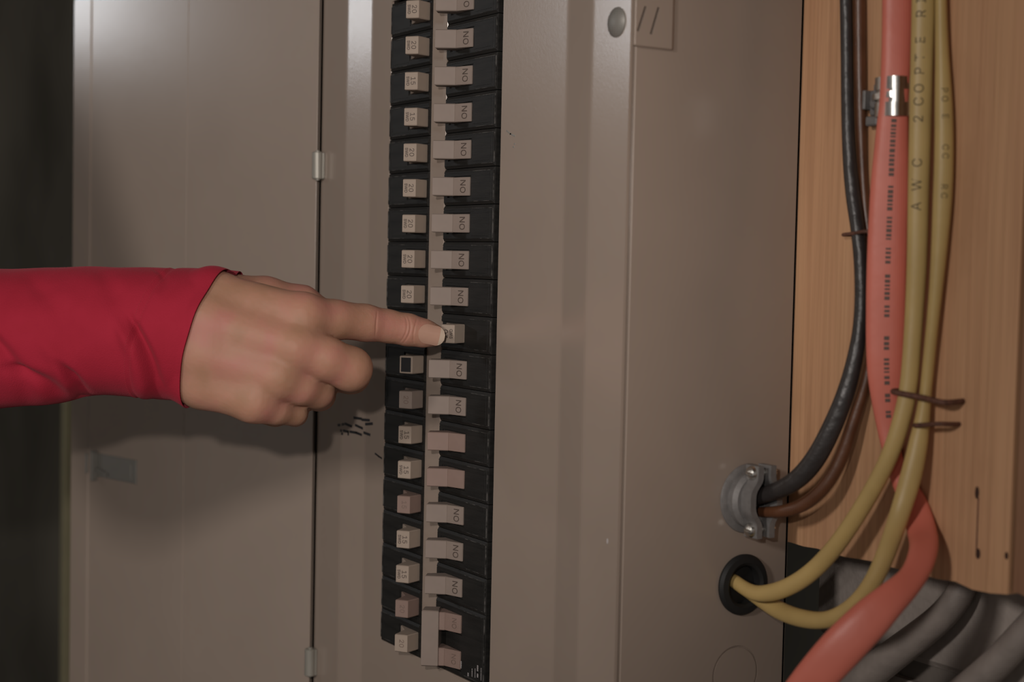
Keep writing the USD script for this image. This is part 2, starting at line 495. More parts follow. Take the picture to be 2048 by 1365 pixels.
nubs = []
for k in range(0, 19):
    z = 123.7 - 19.05 * k
    nubs.append(rbox(HX0 - 0.5, HX0 + 0.7, PAN + 0.1, PAN + 1.4, z - 1.0, z + 1.0, 0.3))
    if k % 3 != 1:
        nubs.append(rbox(SX1 - 0.5, SX1 + 0.4, PAN + 0.1, PAN + 1.4, z - 2.2 + k % 2, z + 2.0, 0.3))
cover = part(panel, 'cover', cat([sheet()] + nubs), 'panel_paint', smooth=25)
# box
T = 1.5
side = rbox(-T, 0, 3.2, BOARD_Y - 0.3, ZB + 4, ZT - 4, 0.3)
cuts = [cyl((-5, 72, -149), (5, 72, -149), 12.6, 40)]
slit = lambda p, q: cat([oriented(rbox(-4, 6, -0.75, 0.75, -0.5, np.linalg.norm(np.subtract(q, p)), 0.2), p, (1, 0, 0), np.cross(np.subtract(q, p) / np.linalg.norm(np.subtract(q, p)), (1, 0, 0)), np.subtract(q, p) / np.linalg.norm(np.subtract(q, p)))])
s1 = slit(at_x(1272, 62), at_x(1287, 14))
s2 = slit(at_x(1298, 68), at_x(1313, 16))
ring = minus(cyl((-0.7, 69.6, -191.5), (1, 69.6, -191.5), 13.6, 48), cyl((-2, 69.6, -191.5), (2, 69.6, -191.5), 12.7, 48))
for c in cuts + [s1, s2, ring]:
    side = minus(side, c)
box = [side, rbox(XL, XL + T, 3.2, BOARD_Y - 0.3, ZB + 4, ZT - 4, 0.3), rbox(XL, 0, BOARD_Y - 2, BOARD_Y - 0.2, ZB + 4, ZT - 4, 0.3),
       rbox(XL, 0, 3.2, BOARD_Y - 0.3, ZB + 4, ZB + 4 + T, 0.3), rbox(XL, 0, 3.2, BOARD_Y - 0.3, ZT - 4 - T, ZT - 4, 0.3),
       rbox(-9, -1.2, 1.7, 3.4, ZB + 5, ZT - 5, 0.2), rbox(XL + 1.2, XL + 9, 1.7, 3.4, ZB + 5, ZT - 5, 0.2)]
part(panel, 'box', cat(box), 'panel_paint')
# the pressed tab beside the cover's top corner
tabm = prism([(0.2, -0.2), (0.2, 22.5), (1.8, 19.8), (1.8, -0.2)], 94.8, 150, 0.5)
tab = oriented(tabm, (0, 1.6, 0), (1, 0, 0), (0, 1, 0), (0, 0, 1))
part(panel, 'pressed_tab', minus(tab, s1, s2), 'panel_paint', label='raised rectangular tab with two slanted slots')
sc = (-10.3, 0, 106.2)
part(panel, 'cover_screw', lathe([(0, 2.6), (3.0, 2.35), (5.2, 1.6), (6.6, 0.5), (6.8, -0.4), (0, -0.4)][::-1], sc, (0, -1, 0), 40), 'dull_screw', label='round dull grey screw head')
nl = at(1215, 1083, -0.05)
part(panel, 'paint_chip', oriented(cyl((0, 0, 0), (0, 0, 0.12), 1, 10), nl, (0.55, 0, 0), (0, 0, 1.2), (0, -1, 0)), 'ink_white', label='small pale paint chip')

# door, swung about its left hinge
TH = math.radians(15.2)
HXD = -317.5
DX, DN = np.array([-math.cos(TH), -math.sin(TH), 0]), np.array([math.sin(TH), -math.cos(TH), 0])   # along the door away from the hinge; towards the room
DO = np.array([HXD, -2.2, 0])
DW = 277.0


def ondoor(mesh):
    """Door coordinates: x from the hinge outwards, y out towards the room, z up."""
    return oriented(mesh, DO, DX, DN, (0, 0, 1))


def door_at(px, py, lift=0.0):
    d = ray(px, py)
    o = DO + DN * lift
    p = CAM + d * np.dot(o - CAM, DN) / np.dot(d, DN)
    return np.dot(p - DO, DX), p[2]


DZ0, DZ1 = -425.0, 345.0
crease = door_at(373, 300)[0]
lipx = door_at(186, 100)[0]
plate = [rbox(2.2, DW, -0.8, 0, DZ0, DZ1, 0.12),
         prism([(lipx, -0.6), (lipx + 2.0, 0.9), (DW - 0.6, 0.9), (DW, 0.3), (DW, -0.6)], DZ0, DZ1, 0.25),
         rbox(DW - 1.2, DW, -9, 0.3, DZ0, DZ1, 0.3),
         rbox(crease - 0.9, crease + 0.9, -0.5, 0.28, DZ0, DZ1, 0.25)]
door = part(panel, 'door', ondoor(cat(plate)), 'panel_paint', label='open panel door seen from its inner side')
la = [door_at(x, y) for x, y in ((193, 930), (274, 930), (176, 930))]
lz = door_at(200, 905)[1], door_at(200, 957)[1]
lat = [rbox(la[1][0], la[0][0], -0.2, 0.7, lz[1] + 1, lz[0] - 1, 0.3),
       rbox(la[0][0] - 1.6, la[0][0] + 0.6, 0, 5.0, lz[1] - 2, lz[0] + 1, 0.4),
       rbox(la[2][0] - 0.9, la[2][0] + 0.7, 0, 2.2, lz[1] + 2, lz[0] - 2, 0.4),
       oriented(rbox(0, 16, 0, 1.6, -1.2, 1.2, 0.4), (la[0][0] - 16, 0.7, lz[1] + 4), (1, 0, 0.18), (0, 1, 0), (-0.18, 0, 1)),
       rbox(la[1][0] + 5.5, la[1][0] + 7, 0.5, 1.4, lz[1] + 3, lz[0] - 4, 0.3)]
part(door, 'latch', ondoor(cat(lat)), 'dull_screw', label='small grey sliding latch near the door edge')
for (z0, z1) in ((47.0, 63.4), (-258.6, -241.8)):
    hz = (z0 + z1) / 2
    h = [cyl((HXD + 1.2, -3.6, z0), (HXD + 1.2, -3.6, z1), 3.4, 28, 0.5), cyl((HXD + 1.2, -3.6, z0 - 0.9), (HXD + 1.2, -3.6, z1 + 0.9), 1.5, 16, 0.3),
         rbox(HXD + 0.5, HXD + 4.2, -1.6, -0.02, z0 + 0.3, z1 - 0.3, 0.3)]
    part(panel, 'hinge', cat(h), 'hinge_metal', label='short grey metal hinge barrel')


def cover_hit(px, py):
    d = ray(px, py)
    y = 0.0
    for _ in range(12):
        p = CAM + d * (y - CAM[1]) / d[1]
        y = float(cover_y(p[0], p[2]))
    return p


def stroke(pts, r=0.6):
    """A short felt-pen or scratch mark lying on the cover."""
    P = [cover_hit(*q) for q in pts]
    out = []
    for p, q in zip(P[:-1], P[1:]):
        n = max(2, int(np.linalg.norm(q - p) / 1.2) + 1)
        for t in np.linspace(0, 1, n):
            c = p + (q - p) * t
            out.append(rbox(c[0] - 1.5 * r, c[0] + 1.5 * r, c[1] - 0.09, c[1] + 0.05, c[2] - r, c[2] + r, 0.04))
    return cat(out)


marks = []
for pts in ([(708, 836), (722, 838)], [(724, 840), (738, 841)], [(732, 849), (744, 848)], [(677, 851), (686, 849)], [(690, 848), (702, 853)], [(711, 851), (724, 857)],
            [(682, 862), (684, 868)], [(687, 862), (696, 864), (696, 869)], [(700, 864), (712, 866), (722, 870)], [(728, 866), (739, 870)]):
    marks.append(stroke(pts, 0.75))
part(cover, 'pen_marks', cat(marks), 'ink_black', smooth=False, label='rows of black felt-pen dashes')
part(cover, 'scratch', cat([stroke([(1014, 262), (1021, 268), (1029, 272)], 0.4), stroke([(1029, 288), (1027, 294)], 0.4)]), 'dull_screw', smooth=False, label='small dark scratch')
part(cover, 'scratch', cat([stroke([(751, 908), (757, 913), (763, 917)], 0.5)]), 'ink_black', smooth=False, label='short black tick beside the breaker slot')

# ------------------------------------------------------------------ circuit breakers
FACE = 2.0
CR, CL = -151.7, -197.8      # the fold of the handles in the right and the left column
LEAN = math.radians(37)


def zc(k):
    return 133.1 - 19.05 * k


A2, T2 = np.array([-math.sin(LEAN), -math.cos(LEAN)]), np.array([math.cos(LEAN), -math.sin(LEAN)])
HY = -3.7                     # the fold stands this far out of the breaker's face


def flip(m, s):
    """s = -1 mirrors a right-column shape into the left column."""
    return m if s > 0 else oriented(m, (0, 0, 0), (-1, 0, 0), (0, 1, 0), (0, 0, 1))


def body_mesh(s, height=18.7, handles=(0.0,), zmid=0.0, shift=0.0):
    h = height / 2
    xi = -16.2 if s > 0 else -11.2         # up to the strip of the cover
    m = to_man(trimesh.convex.convex_hull(np.array([[x + sx, y, zmid + zz] for x, sx in ((xi, 0.0), (34.5, -1.1)) for (y, zz, q) in
                                                     ((0, h - 1.5, 1), (0, -h + 1.5, 1)) for _ in (0,)] +
                                                    [[x, y, zmid + zz] for x in (xi, 35.2) for y in (0.7, 42) for zz in (-h, h)])))
    m = m + to_man(rbox(30, 40.8, 4.5, 42, zmid - h, zmid + h, 0.4))
    for z in handles:
        m = m - to_man(rbox(-12.5 + shift, 12.2 + shift, -2, 0.8, z - 5.5, z + 5.5, 0.1))
    # two thin steps moulded along the long edges and a bar across the outer end
    m = m - to_man(rbox(12.6, 30.0, -1, 0.18, zmid - h + 2.7, zmid - h + 3.1, 0.05)) - to_man(rbox(-20, 30.0, -1, 0.2, zmid + h - 2.5, zmid + h - 2.1, 0.05))
    m = m - to_man(rbox(31.2, 31.7, -1, 0.25, zmid - h + 2, zmid + h - 2, 0.05))
    return flip(to_tri(m), s)


def handle_mesh(zmid=0.0, tilt=1):
    """Lever and skirt; tilt = 1 leans to -x with the skirt to +x."""
    z0, z1 = zmid - 4.85, zmid + 4.85
    c = np.array([0, HY])
    tr = c + A2 * 11.0
    tl = tr - T2 * 7.6
    lever = prism([c, tr, tl, (-7.6, 1.5), (-7.4, 5), (0, 5)], z0, z1, 0.45)
    skirt = prism([c + (-0.6, 0.15), (10.3, 0.1), (10.3, 4.8), (-3, 4.8)], z0 + 0.05, z1 - 0.05, 0.3)
    m = cat([lever, skirt])
    return m if tilt > 0 else oriented(m, (0, 0, 0), (-1, 0, 0), (0, 1, 0), (0, 0, 1))


def on_text(zmid=0.0, h=3.5):
    d = np.array([10.3, 0.1 - HY]); L = np.linalg.norm(d); d /= L
    n = np.array([d[1], -d[0]])
    o = np.array([0, HY]) + d * 6.6 + n * 0.02
    return oriented(text('ON', h), (o[0], o[1], zmid), (0, 0, 1), (-d[0], -d[1], 0), (n[0], n[1], 0))


def tip_frame(tilt):
    c = np.array([0, HY]) + A2 * 11.0 - T2 * 3.8
    a, t = A2.copy(), T2.copy()
    if tilt < 0:
        c, a, t = c * [-1, 1], a * [-1, 1], t * [1, -1]
    return c, a, t          # centre, outward, direction to the right across the tip


def tip_text(amps, swd, tilt, up, zmid=0.0):
    """up = 1: the lettering reads upwards (right column); -1: downwards (left column)."""
    c, a, t = tip_frame(tilt)
    az = np.array([0, 0, 1.0 * up]); ay = np.array([t[0], t[1], 0]) * (-up); n = np.array([a[0], a[1], 0])
    out = []
    off = 1.2 if swd else 0.4
    o = np.array([c[0], c[1], zmid]) + n * 0.02
    out.append(oriented(text(amps, 2.7), o + ay * off, az, ay, n))
    if swd:
        out.append(oriented(text('SWD', 1.6, bold=True), o - ay * 1.9, az, ay, n))
    return cat(out)


PROTO = {}
ORD = ['topmost', 'second', 'third', 'fourth', 'fifth', 'sixth', 'seventh', 'eighth', 'ninth', 'tenth', 'eleventh', 'twelfth', 'thirteenth', 'fourteenth', 'fifteenth', 'sixteenth', 'seventeenth', 'eighteenth', 'lowest']


def worn(s, height=18.7, zmid=0.0):
    h = height / 2
    return flip(cat([rbox(34.2, 34.7, -0.06, 0.5, zmid - h + 1.8, zmid + h - 1.8, 0.05), rbox(13.5, 33.5, -0.05, 0.3, zmid + h - 1.75, zmid + h - 1.45, 0.03),
                     rbox(15.0, 33.0, -0.05, 0.3, zmid - h + 1.5, zmid - h + 1.75, 0.03)]), s)


def breaker(col, k, key, build):
    s = 1 if col == 'right' else -1
    loc = (CR if s > 0 else CL, FACE, zc(k))
    label = build['label']
    grp = f'single-pole breakers in the {col} column'
    if key in PROTO:
        return copy_of(PROTO[key], label, loc, grp)
    t = thing('circuit_breaker', label, 'circuit breaker', loc, grp)
    PROTO[key] = t
    o = np.array(loc)
    mv = lambda m: oriented(m, o, (1, 0, 0), (0, 1, 0), (0, 0, 1))
    off = build.get('off')
    zk = dict(height=18.0, zmid=0.45) if k == 18 else {}
    bp = part(t, 'body', mv(body_mesh(s, shift=-4.0 if off else 0.0, **zk)), 'breaker_black', smooth=20)
    part(bp, 'worn_edge', mv(worn(s, **zk)), 'worn_black', smooth=False, label='scuffed pale edge')
    tilt = -1 if (s < 0 or off) else 1
    dx = -0.8 if off else 0.0
    sh = lambda m: oriented(m, o + [dx, 0, 0], (1, 0, 0), (0, 1, 0), (0, 0, 1))
    h = part(t, 'handle', sh(handle_mesh(0, tilt)), build['mat'], smooth=20)
    if build.get('marks') is not None:
        part(h, 'marking', sh(build['marks']), build.get('ink', 'ink'), smooth=False)
    return t


LEFT = {0: '20', 1: '20', 2: '15', 3: '15', 4: '20', 5: '20', 6: '20', 7: '20', 8: '20', 9: '20', 10: 'box', 11: '20p', 12: '15l', 13: '15l', 14: '15f', 15: '15l', 16: '15l', 17: '20f', 18: '20n'}
for k in range(19):
    kind = LEFT[k]
    amps = kind[:2]
    where = f'{ORD[k]} from the top in the left column' if 0 < k < 18 else f'{ORD[k]} of the left column'
    if kind == 'box':
        c, a, t = tip_frame(-1)
        m = oriented(minus(rbox(-2.9, 2.9, -3.9, 3.9, 0, 0.08, 0.01), rbox(-9, -8, -9, -8, -9, -8, 0.1)), np.r_[c + a * 0.02, 0], np.r_[t, 0], (0, 0, 1), np.r_[a, 0])
        b = dict(label=f'black breaker, {where}, black rectangle on its handle', mat='handle_light', marks=m, ink='ink_black')
    elif kind == '20p':
        b = dict(label=f'black breaker, {where}, plain reddish 20', mat='handle_tan', marks=tip_text('20', False, -1, -1), ink='ink_faded')
    elif kind.endswith('f') or kind.endswith('n'):
        b = dict(label=f'black breaker, {where}, ' + ('pinkish handle' if kind.endswith('f') else 'worn 20'), mat='handle_pink' if kind.endswith('f') else 'handle_light',
                 marks=tip_text(amps, False, -1, -1), ink='ink_faded')
    else:
        b = dict(label=f'black breaker, {where}, tan handle marked {amps}', mat='handle_light', marks=tip_text(amps, True, -1, -1))
    if k == 9:
        b['label'] = 'black breaker, tenth from the top in the left column, behind the pointing finger'
    breaker('left', k, ('left', kind if kind != '15' else '15l'), b)
for k in range(17):
    where = f'{ORD[k]} from the top of the right column' if k else 'topmost of the right column'
    if k == 9:
        b = dict(label=f'black breaker, {where}, handle pushed by the fingertip', mat='handle_light', marks=tip_text('20', True, -1, 1), off=True)
        breaker('right', k, ('right', 'off'), b)
    elif k in (12, 13):
        b = dict(label=f'black breaker, {where}, pinkish blank handle', mat='handle_pink')
        breaker('right', k, ('right', 'blank'), b)
    else:
        b = dict(label=f'black breaker, {where}, tan handle reading ON', mat='handle_tan', marks=on_text())
        breaker('right', k, ('right', 'on'), b)
# two-pole breaker at the bottom of the right column
loc = np.array([CR, FACE, (zc(17) + zc(18)) / 2])
tp = thing('two_pole_breaker', 'black two-pole breaker ending the right column, both handles joined by a tan tie bar', 'circuit breaker', loc)
mv = lambda m: oriented(m, loc, (1, 0, 0), (0, 1, 0), (0, 0, 1))
bp = part(tp, 'body', mv(body_mesh(1, 37.0, (9.525, -9.525), 0.6)), 'breaker_black', smooth=20)
part(bp, 'worn_edge', mv(worn(1, 37.0, 0.6)), 'worn_black', smooth=False, label='scuffed pale edge')
for z in (9.525, -9.525):
    h = part(tp, 'handle', mv(handle_mesh(z)), 'handle_pink', smooth=20)
    part(h, 'marking', mv(on_text(z, 2.9)), 'ink_faded', smooth=False)
c0 = np.array([0, HY]) + T2 * 0.9
part(tp, 'tie_bar', mv(prism([c0 + A2 * 3.0, c0 + A2 * 12.2, c0 + A2 * 12.2 - T2 * 10, c0 + A2 * 3.0 - T2 * 11], -14.6, 15.2, 0.6)), 'handle_tan', smooth=20, label='tall tan tie bar across both handles')
pr = []
for (px, py, L, w) in ((922, 1330, 15, 3.2), (936, 1350, 7, 3.5), (944, 1347, 15, 2.2), (950, 1347, 19, 1.6), (955, 1338, 11, 3.6), (955, 1352, 8, 3.6), (962, 1350, 24, 1.6)):
    p = at(px, py, FACE - 0.05) - loc
    rr = np.random.default_rng(px + py)
    z = -L / 2
    while z < L / 2:                 # small print too small to read
        dl = rr.uniform(1.2, 2.6)
        pr.append(rbox(p[0] - w / 6, p[0] + w / 6, p[1], p[1] + 0.1, p[2] + (z) / 4.0, p[2] + (z + dl) / 4.0, 0.02))
        z += dl + 0.9
part(tp, 'label_print', mv(cat(pr)), 'ink_white', smooth=False, label='small white print on the breaker face')

# ------------------------------------------------------------------ cables on the board
FRONT = (0, -1, 0)


def cpts(rows, face=None):
    out = []
    for r in rows:
        px, py, y, wpx, tmm = r[:5]
        p = at(px, py, y)
        Z = np.dot(p - CAM, FW)
        f = r[5] if len(r) > 5 else (face or tuple((CAM - p) / np.linalg.norm(CAM - p)))
        out.append([*p, wpx / 2 * Z / FPX, tmm, *f])
    return out


blk = Cable(cpts([(1690, -260, 93, 25, 3), (1690, -120, 93, 25, 3.0), (1692, 0, 93, 25, 3.0), (1694, 130, 93, 25, 3.0), (1696, 250, 92.5, 26, 3.1), (1707, 400, 93, 29, 3.3), (1716, 465, 92.5, 28, 3.2), (1722, 560, 92.5, 26, 3.1),
                  (1720, 650, 92, 28, 3.2), (1709, 720, 90, 32, 3.4), (1690, 790, 87, 36, 3.6), (1657, 870, 83, 40, 3.8), (1622, 930, 80, 41, 3.9), (1585, 966, 77.5, 38, 3.9), (1548, 984, 76, 34, 3.7), (1512, 995, 75, 32, 3.6), (1490, 998, 75, 30, 3.5)]), n=170)
k = thing('cable', 'shiny black round cable curving into the metal connector on the panel side', 'cable', tuple(blk.c[0]))
part(k, 'jacket', blk.mesh, 'cable_black', smooth=True)

brn = Cable(cpts([(1718, -260, 97, 25, 2.4), (1718, -120, 97, 25, 2.4), (1719, 0, 97, 25, 2.4), (1722, 240, 97, 23, 2.4), (1727, 360, 97.8, 19, 2.0), (1734, 440, 98, 19, 1.8), (1743, 520, 98, 19, 1.8), (1746, 640, 97.4, 20, 2.2), (1743, 700, 96.6, 21, 2.5), (1730, 770, 95, 23, 2.7),
                  (1708, 840, 92, 25, 2.8), (1676, 930, 88, 27, 2.9), (1640, 984, 84, 27, 2.9), (1600, 1013, 81, 27, 2.8), (1566, 1023, 78, 25, 2.7), (1536, 1025, 77, 22, 2.5), (1512, 1026, 76.5, 20, 2.3)]), n=170)
k = thing('cable', 'brown cable running behind the shiny black one into the connector', 'cable', tuple(brn.c[0]))
part(k, 'jacket', brn.mesh, 'cable_brown', smooth=True)

org = Cable(cpts([(1795, -260, 94, 60, 3), (1795, -120, 94, 60, 3), (1795, 0, 94, 60, 3.0), (1791, 150, 93, 58, 3.0), (1788, 200, 93, 57, 3.0), (1785, 250, 93, 62, 3.0), (1778, 400, 93, 76, 3.0), (1773, 540, 93, 78, 3.0), (1771, 660, 93.5, 77, 3.0), (1771, 740, 94, 72, 3.0),
                  (1773, 800, 95, 60, 3.0), (1777, 860, 96, 44, 3.0), (1787, 915, 96.5, 36, 3.0), (1806, 965, 96, 44, 3.0), (1828, 1010, 96, 54, 3.0), (1843, 1060, 93, 58, 3.2), (1846, 1105, 84, 56, 3.6), (1828, 1150, 76, 54, 4.0),
                  (1785, 1196, 64, 66, 4.4), (1735, 1244, 54, 82, 4.4), (1684, 1296, 46, 86, 4.2), (1634, 1352, 40, 82, 4.0), (1588, 1412, 36, 78, 4.0), (1530, 1500, 32, 76, 4)]), n=220, power=2.6)
ok = thing('cable', 'wide flat orange cable held by the shiny clamp and sweeping off at the bottom', 'cable', tuple(org.c[0]))
oj = part(ok, 'jacket', org.mesh, 'cable_orange', smooth=True)
dash = []
rr = np.random.default_rng(5)
for (y0, y1) in ((238, 330), (338, 352), (370, 415), (432, 478), (495, 525), (545, 590), (608, 636), (645, 650), (676, 700), (716, 740), (752, 772), (790, 800), (820, 842)):
    sa, sb = org.along(at(1775, y0, 93)), org.along(at(1773, y1, 94))
    s = sa
    while s < sb:                    # a line of print on the jacket, too blurred to read
        L = rr.uniform(0.7, 1.7)
        dash.append(org.wrap(rbox(-L / 2, L / 2, -1.1, 1.1, 0, 0.06, 0.02).subdivide(), s + L / 2, 0.5 - 1.2 * (s - sa) / 200))
        s += L + rr.uniform(0.5, 0.9)
part(oj, 'print', cat(dash), 'print_grey', smooth=False, label='line of small dark print down the orange jacket')

ye1 = Cable(cpts([(1847, -260, 92, 46, 2.6), (1847, -120, 92, 46, 2.6), (1847, 0, 92, 46, 2.6), (1844, 120, 92, 45, 2.6), (1841, 240, 92, 44, 2.6), (1837, 400, 92, 42, 2.6), (1834, 520, 92, 40, 2.6), (1829, 620, 92, 37, 2.6), (1822, 720, 91, 35, 2.6),
                  (1815, 785, 90, 35, 2.6), (1800, 850, 88, 35, 2.7), (1779, 912, 86, 35, 2.8), (1745, 980, 84, 35, 2.9), (1702, 1050, 82, 35, 3.0), (1652, 1116, 80, 36, 3.1), (1596, 1164, 76, 36, 3.2), (1546, 1185, 72, 35, 3.1), (1508, 1186, 69.5, 31, 3.0),
                  (1484, 1174, 68.5, 28, 2.8), (1464, 1160, 68, 27, 2.8)]), n=200)
yk = thing('cable', 'printed yellow cable nearest the orange one, upper of two entering the grommet', 'cable', tuple(ye1.c[0]))
yj = part(yk, 'jacket', ye1.mesh, 'cable_yellow', smooth=True)
tx = []
for ch, py in (('A', 412), ('W', 372), ('C', 328), ('2', 238), ('C', 206), ('O', 176), ('P', 146), ('T', 116), ('E', 82), ('R', 32), ('I', 8)):
    s = ye1.along(at(1841, py, 92))
    g = text(ch, 4.0)
    tx.append(ye1.wrap(oriented(g, (0, 0, 0), (-1, 0, 0), (0, -1, 0), (0, 0, 1)), s, 1.0 * (-1 if ye1.W[10][0] > 0 else 1), 0.04))
part(yj, 'print', cat(tx), 'print_olive', smooth=False, label='line of olive lettering on the yellow jacket')

ye2 = Cable(cpts([(1883, -260, 95.5, 21, 2.5), (1883, -120, 95.5, 21, 2.5), (1882, 0, 95.5, 23, 2.6), (1884, 100, 95.5, 27, 2.6), (1888, 240, 95, 36, 2.6), (1886, 380, 95, 38, 2.6), (1880, 480, 95, 33, 2.6), (1872, 580, 95, 27, 2.6), (1862, 680, 95, 24, 2.6),
                  (1853, 770, 95, 24, 2.6), (1846, 830, 94, 29, 2.7), (1836, 890, 92, 38, 2.8), (1820, 960, 88, 42, 2.9), (1799, 1030, 83.5, 40, 3.0), (1775, 1100, 83, 38, 3.1), (1742, 1170, 80, 36, 3.2), (1700, 1218, 78, 35, 3.2), (1654, 1240, 76, 34, 3.3),
                  (1606, 1238, 75, 36, 3.3), (1560, 1222, 77, 36, 3.2), (1526, 1203, 77.5, 31, 3.0), (1502, 1187, 77, 28, 2.8), (1480, 1172, 76.5, 27, 2.8)]), n=220)
yk2 = thing('cable', 'yellow cable at the right of the bundle, lower of two looping into the grommet', 'cable', tuple(ye2.c[0]))
yj2 = part(yk2, 'jacket', ye2.mesh, 'cable_yellow', smooth=True)
dash = []
for py in (180, 196, 236, 292, 312, 372, 392):
    s = ye2.along(at(1886, py, 95))
    dash.append(ye2.wrap(text(random.choice('COPER'), 2.6), s, 0.6, 0.04))
part(yj2, 'print', cat(dash), 'print_olive', smooth=False, label='faint lettering on the yellow jacket')


def staple(pts, r, label, flat=1.0):
    P = [np.array(p) for p in pts]
    q = [[*p, r, r * flat, 0.0, -0.3, 1.0] for p in P]
    c = Cable(q, n=60, sides=14)
    return single('staple', c.mesh, 'rust', label, 'staple', smooth=True)


def leg(p):
    return p + np.array([0, BOARD_Y + 3 - p[1], 0])


p0, p1 = at(1684, 470, 90), at(1738, 463, 89)
pm = (p0 + p1) / 2
staple([leg(p0), p0 + [0, 1.5, 0], p0 + [0.8, 0, 0], pm, p1 - [0.8, 0, 0], p1 + [0, 1.5, 0], leg(p1)], 0.8, 'thin rusty staple across the black cable', 1.0)
p0, p1 = at(1783, 783, 86.5), at(1892, 806, 90)
staple([leg(p0), p0 + [0, 2, 0], p0 + [1, 0, 0], p0 * 0.6 + p1 * 0.4, p0 * 0.3 + p1 * 0.7, p1 - [1, 0, 0], p1 + [0, 2, 0], leg(p1)], 1.25, 'thick rusty staple across both yellow cables')
p0, p1 = at(1826, 851, 90), at(1884, 849, 90)
staple([leg(p0), p0 + [0, 2, 0], p0 + [1, 0, 0], (p0 + p1) / 2, p1 - [1, 0, 0], p1 + [0, 2, 0], leg(p1)], 1.0, 'rusty staple over the right yellow cable, just below the thick one')

# shiny strap clamp on the orange cable
cl = at(1783, 195, 94)
cp = thing('cable_clamp', 'shiny zinc strap clamp around the orange cable', 'clamp', tuple(cl))
sx = np.array([1.0, 0, 0])


def arch(z0, z1, r, x0=0.0, th=0.9, flat=1.12):
    ang = np.linspace(math.radians(188), math.radians(-8), 40)
    ca_, sa_ = np.sign(np.cos(ang)) * abs(np.cos(ang)) ** 0.62, np.sign(np.sin(ang)) * abs(np.sin(ang)) ** 0.62
    P = np.c_[x0 + r * ca_, -r * flat * sa_]
    Q = np.c_[x0 + (r - th) * ca_, -(r - th) * flat * sa_]
    poly = sg.Polygon(list(P) + list(Q[::-1]))
    m = trimesh.creation.extrude_polygon(poly, z1 - z0, engine='earcut')
    m.vertices[:, 2] += z0
    return m


mvc = lambda m: oriented(m, cl + [0, 3.5, 0], (1, 0, 0), (0, 1, 0), (0, 0, 1))
part(cp, 'strap', mvc(cat([arch(3.2, 8.6, 8.0, flat=1.12), arch(-8.4, -2.4, 8.0, flat=1.12), arch(-3, 4, 7.5, flat=1.1)])), 'zinc', smooth=40)
part(cp, 'tongue', mvc(cat([oriented(arch(-1.3, 1.3, 8.2, x0=-1.4, th=1.0, flat=1.1), (0, 0, 0.6), (1, 0, 0.06), (0, 1, 0), (-0.06, 0, 1))])), 'zinc', smooth=40)
e0, e1 = at(1736, 200, 96), at(1745, 245, 96)
ear = [rbox(-17, -7.2, 0.2, 1.8, -6.5, 4.5, 0.4), rbox(-15.5, -8.5, -3.8, 1.0, -11.5, -7.2, 0.6), rbox(-18.2, -16.4, -3.5, 1.5, -4, 4.5, 0.4), rbox(-10.5, -7, -4.5, 1.5, 2, 6.5, 0.6)]
part(cp, 'ear', mvc(cat(ear)), 'cast_zinc')
part(cp, 'screw', mvc(lathe([(0, 3.0), (1.8, 2.7), (2.8, 1.5), (3.0, 0), (0, 0)][::-1], (-12.4, 0.2, -1.6), (0, -1, 0), 24)), 'cast_zinc')

# ------------------------------------------------------------------ connector and grommet on the panel side
cc = np.array([0, 73.6, -108.5])
cn = thing('cable_connector', 'grey die-cast two-screw cable connector on the panel side with the black cable through it', 'cable connector', tuple(cc))
mvk = lambda m: oriented(m, cc, (1, 0, 0), (0, 1, 0), (0, 0, 1))
part(cn, 'locknut_ring', mvk(minus(lathe([(0, 0.05), (16.0, 0.05), (16.4, 0.6), (16.2, 1.4), (14.2, 2.4), (0, 2.4)], (0, 0, 0), (1, 0, 0), 48), cyl((-3, 0, 0), (5, 0, 0), 8, 32))), 'cast_zinc', smooth=35)
part(cn, 'collar', mvk(minus(lathe([(0, 2.2), (13.4, 2.2), (13.4, 5.5), (11.5, 7.2), (0, 7.2)], (0, 0, 0), (1, 0, 0), 48), cyl((-3, 0, 0), (10, 0, 0), 8, 32))), 'cast_zinc', smooth=35)


def saddle(sgn):
    """One jaw of the clamp: a bar that arches over the cable, with an ear at each end."""
    zz = np.linspace(-16.5, 16.5, 50)
    yo = 5.0 + 4.2 * np.exp(-(zz / 8.0) ** 4)
    P = list(zip(yo, zz)) + list(zip(yo - 2.6, zz))[::-1]
    poly = sg.Polygon(P).buffer(0.5).buffer(-0.2)
    m = trimesh.creation.extrude_polygon(poly, 9.0, engine='earcut')
    v = np.array(m.vertices)
    m.vertices = np.c_[v[:, 2] + 5.0, -sgn * v[:, 0], v[:, 1]]
    if m.volume < 0:
        m.invert()
    return m


part(cn, 'front_jaw', mvk(saddle(1)), 'cast_zinc', smooth=35)
part(cn, 'rear_jaw', mvk(saddle(-1)), 'cast_zinc', smooth=35)
for z in (13.2, -13.2):
    head = lathe([(0, 2.6), (1.6, 2.4), (2.9, 1.6), (3.5, 0.3), (3.5, -0.2), (0, -0.2)][::-1], (9.5, -5.4, z), (0, -1, 0), 28)
    part(cn, 'screw', mvk(cat([minus(head, rbox(5, 14, -10, -7.3, z - 0.45, z + 0.45, 0.05)), cyl((9.5, -5, z), (9.5, 8.5, z), 1.6, 16)])), 'zinc', label='bright round-headed screw')

